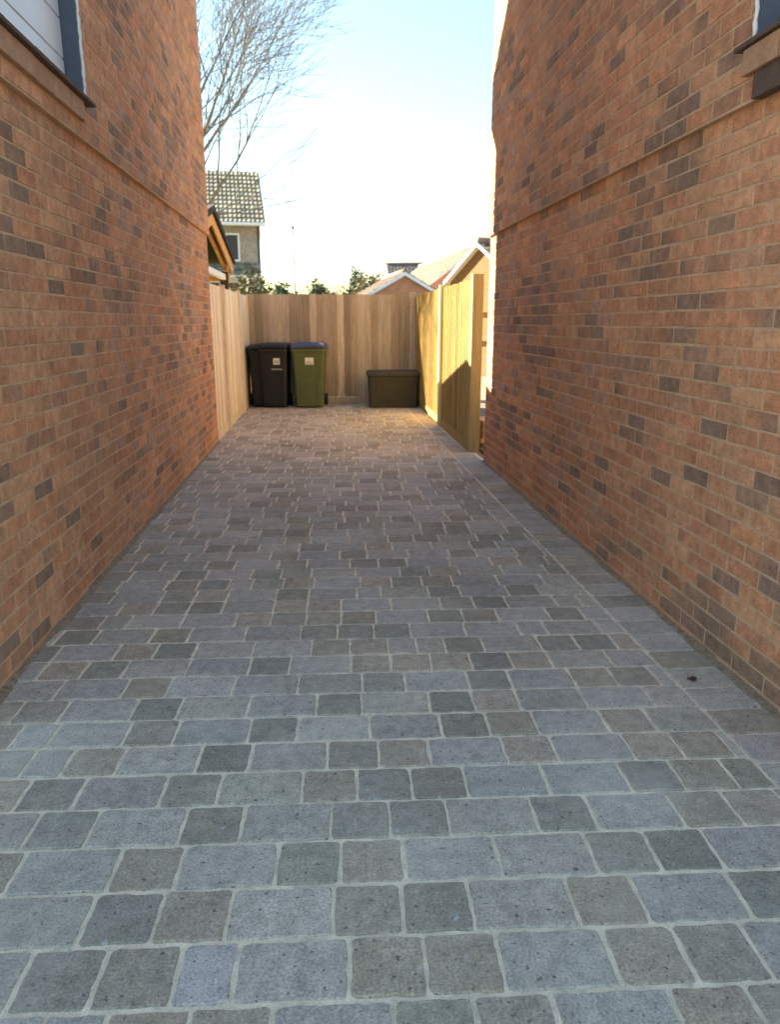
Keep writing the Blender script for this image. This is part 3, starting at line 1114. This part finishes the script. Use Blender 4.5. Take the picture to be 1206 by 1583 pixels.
# ---------------------------------------------------------------- trees and shrubs
def bare_tree(name, label, loc, height, seed, lean, spread=1.0, depth=6, trunk_r=0.17):
    rnd = random.Random(seed)
    t = thing(name, label, 'tree', loc)
    trunk, crown = MB(), MB()
    def branch(p, d, length, r, level):
        n = 5 if level < 3 else 4
        pts, rad = [p.copy()], [r]
        q = p.copy()
        dd = d.copy()
        for i in range(n):
            dd = (dd + Vector((rnd.uniform(-1, 1), rnd.uniform(-1, 1), rnd.uniform(-0.5, 1))) * 0.13 + Vector((0, 0, 0.04 if level < 4 else -0.01))).normalized()
            q = q + dd * (length / n)
            pts.append(q.copy())
            rad.append(max(0.0045, r * (1 - 0.45 * (i + 1) / n)))
        (trunk if level == 0 else crown).tube(pts, rad, 8 if level == 0 else (6 if level < 3 else 4), cap=False)
        if level >= depth:
            return
        kids = 3 if level < 2 else rnd.choice((2, 3, 3, 4))
        for k in range(kids):
            i = min(n, 2 + int((k + rnd.random()) / kids * (n - 1)))
            if level == 0:
                i = max(3, i)
            a = rnd.uniform(0, 2 * math.pi)
            ax = Vector((math.cos(a), math.sin(a), 0))
            side = (ax - dd * ax.dot(dd))
            if side.length < 0.1:
                continue
            side.normalize()
            ang = R(rnd.uniform(22, 52))
            nd = (dd * math.cos(ang) + side * math.sin(ang) * spread).normalized()
            nd = (nd + Vector(lean) * 0.16).normalized()
            branch(pts[i], nd, length * rnd.uniform(0.58, 0.80), rad[i] * rnd.uniform(0.55, 0.78), level + 1)
        branch(pts[-1], dd, length * 0.72, rad[-1] * 0.85, level + 1)
    branch(Vector((0, 0, -0.05)), Vector((0.03, 0, 1)), height * 0.34, trunk_r, 0)
    trunk.build('trunk', 'bark', t, smooth=True)
    crown.build('crown', 'bark', t, smooth=True)
    return t
bare_tree('bare_tree', 'tall bare winter tree with fine branches rising behind the left house', (-3.45, 18.5, 0), 10.6, 4, (0.17, -0.04, 0.46), spread=0.92, trunk_r=0.21)

def leafy(name, label, cat, loc, rx, ry, h, n, size, tones, seed, trunk=True, group=None, z0=0.15):
    rnd = random.Random(seed)
    t = thing(name, label, cat, loc, 0, group)
    cr = MB()
    lobes = []
    for k in range(9):
        a = rnd.uniform(0, 2 * math.pi)
        r_ = rnd.uniform(0.0, 0.62)
        lobes.append((Vector((math.cos(a) * r_ * rx, math.sin(a) * r_ * ry, h * rnd.uniform(z0 + 0.2, 0.80))), rnd.uniform(0.28, 0.5)))
    for i in range(n):
        c, s = rnd.choice(lobes)
        v = Vector((rnd.gauss(0, 1), rnd.gauss(0, 1), rnd.gauss(0, 1))).normalized() * (rnd.random() ** 0.4)
        p = c + Vector((v.x * rx * s, v.y * ry * s, v.z * h * s * 0.75))
        if p.z < 0.02:
            continue
        e1 = Vector((rnd.gauss(0, 1), rnd.gauss(0, 1), rnd.gauss(0, 0.6))).normalized()
        e2 = e1.cross(Vector((rnd.gauss(0, 1), rnd.gauss(0, 1), rnd.gauss(0, 1)))).normalized()
        q = size * rnd.uniform(0.6, 1.4)
        cr.add([p - e1 * q, p + e2 * q * 0.5, p + e1 * q, p - e2 * q * 0.5], [(0, 1, 2, 3)], jit(rnd.choice(tones), 0.25, rnd))
    cr.build('crown', 'leaf', t)
    tr = MB()
    tr.tube([(0, 0, -0.1), (0.03 * rx, 0, h * 0.35), (0, 0.02, h * 0.65)], [0.035 * h * 0.5 + 0.02, 0.02 * h * 0.5 + 0.015, 0.01], 7)
    for k in range(5):
        c, s = lobes[k]
        tr.tube([(0, 0, h * 0.3), tuple(c * 0.6 + Vector((0, 0, h * 0.12))), tuple(c)], [0.02 * h * 0.4, 0.012 * h * 0.4, 0.006], 5)
    tr.build('trunk', 'bark', t, smooth=True)
    return t

OLIVE = [(0.12, 0.11, 0.04), (0.10, 0.105, 0.035), (0.14, 0.12, 0.05), (0.085, 0.085, 0.03)]
GREEN = [(0.06, 0.085, 0.04), (0.05, 0.075, 0.035), (0.075, 0.10, 0.05)]
PALE = [(0.19, 0.18, 0.08), (0.16, 0.165, 0.07), (0.20, 0.185, 0.10)]
leafy('hedge_shrub', 'olive shrub whose top shows over the left corner of the fences', 'shrub', (-1.25, 14.7, -0.03), 1.0, 0.6, 2.25, 5200, 0.045, OLIVE, 3)
far = [((-0.55, 92, 0), 3.0, 2.3, 6.2, 'round grey green tree right of the lamp column', GREEN, 31),
       ((3.55, 88, 0), 1.8, 1.6, 6.9, 'dark upright evergreen tree left of the garage roof', [(0.035, 0.055, 0.035), (0.045, 0.065, 0.04)], 32),
       ((-4.0, 96, 0), 3.0, 2.0, 5.8, 'low grey green tree between far house and lamp column', GREEN, 33),
       ((5.6, 86, 0), 3.0, 1.8, 6.2, 'pale yellow green bush beside the garage roof', PALE, 34),
       ((1.6, 100, 0), 3.2, 2.0, 5.4, 'pale rounded bush between the two darker trees', PALE, 35)]
for (loc, rx, ry, h_, lab, tones, sd) in far:
    leafy('far_tree', lab, 'tree', loc, rx, ry, h_, 2600, 0.22, tones, sd, group='trees on the far rise')

# small garden bits seen in the gap between the end post and the right house
st = thing('slab_stack', 'stack of pale paving slabs in the gap by the right house', 'slab stack', (2.02, 8.75, -0.03), R(8))
rs = random.Random(2)
for k in range(6):
    m_ = MB()
    ox, oy = rs.uniform(-0.02, 0.02), rs.uniform(-0.02, 0.02)
    m_.box(-0.22 + ox, 0.22 + ox, -0.22 + oy, 0.22 + oy, 0.003 + k * 0.053, 0.05 + k * 0.053)
    m_.build('slab', 'mortar', st, bevel=0.004)

# dry leaf on the paving near the right wall
lf = MB()
pts = []
for k in range(12):
    a = 2 * math.pi * k / 12
    r_ = 0.020 * (1 + 0.35 * math.cos(a) + 0.12 * math.sin(3 * a))
    pts.append((r_ * math.cos(a), r_ * 0.7 * math.sin(a), 0.004 + 0.006 * math.sin(a * 2) ** 2))
lf.prism([Vector(p) for p in reversed(pts)], (0, 0, 0.0012))
lo = lf.build('dry_leaf', 'dry_leaf', None, (1.45, 2.62, 0.001))
tag(lo, 'dark red dry leaf lying on the paving near the right wall', 'leaf')
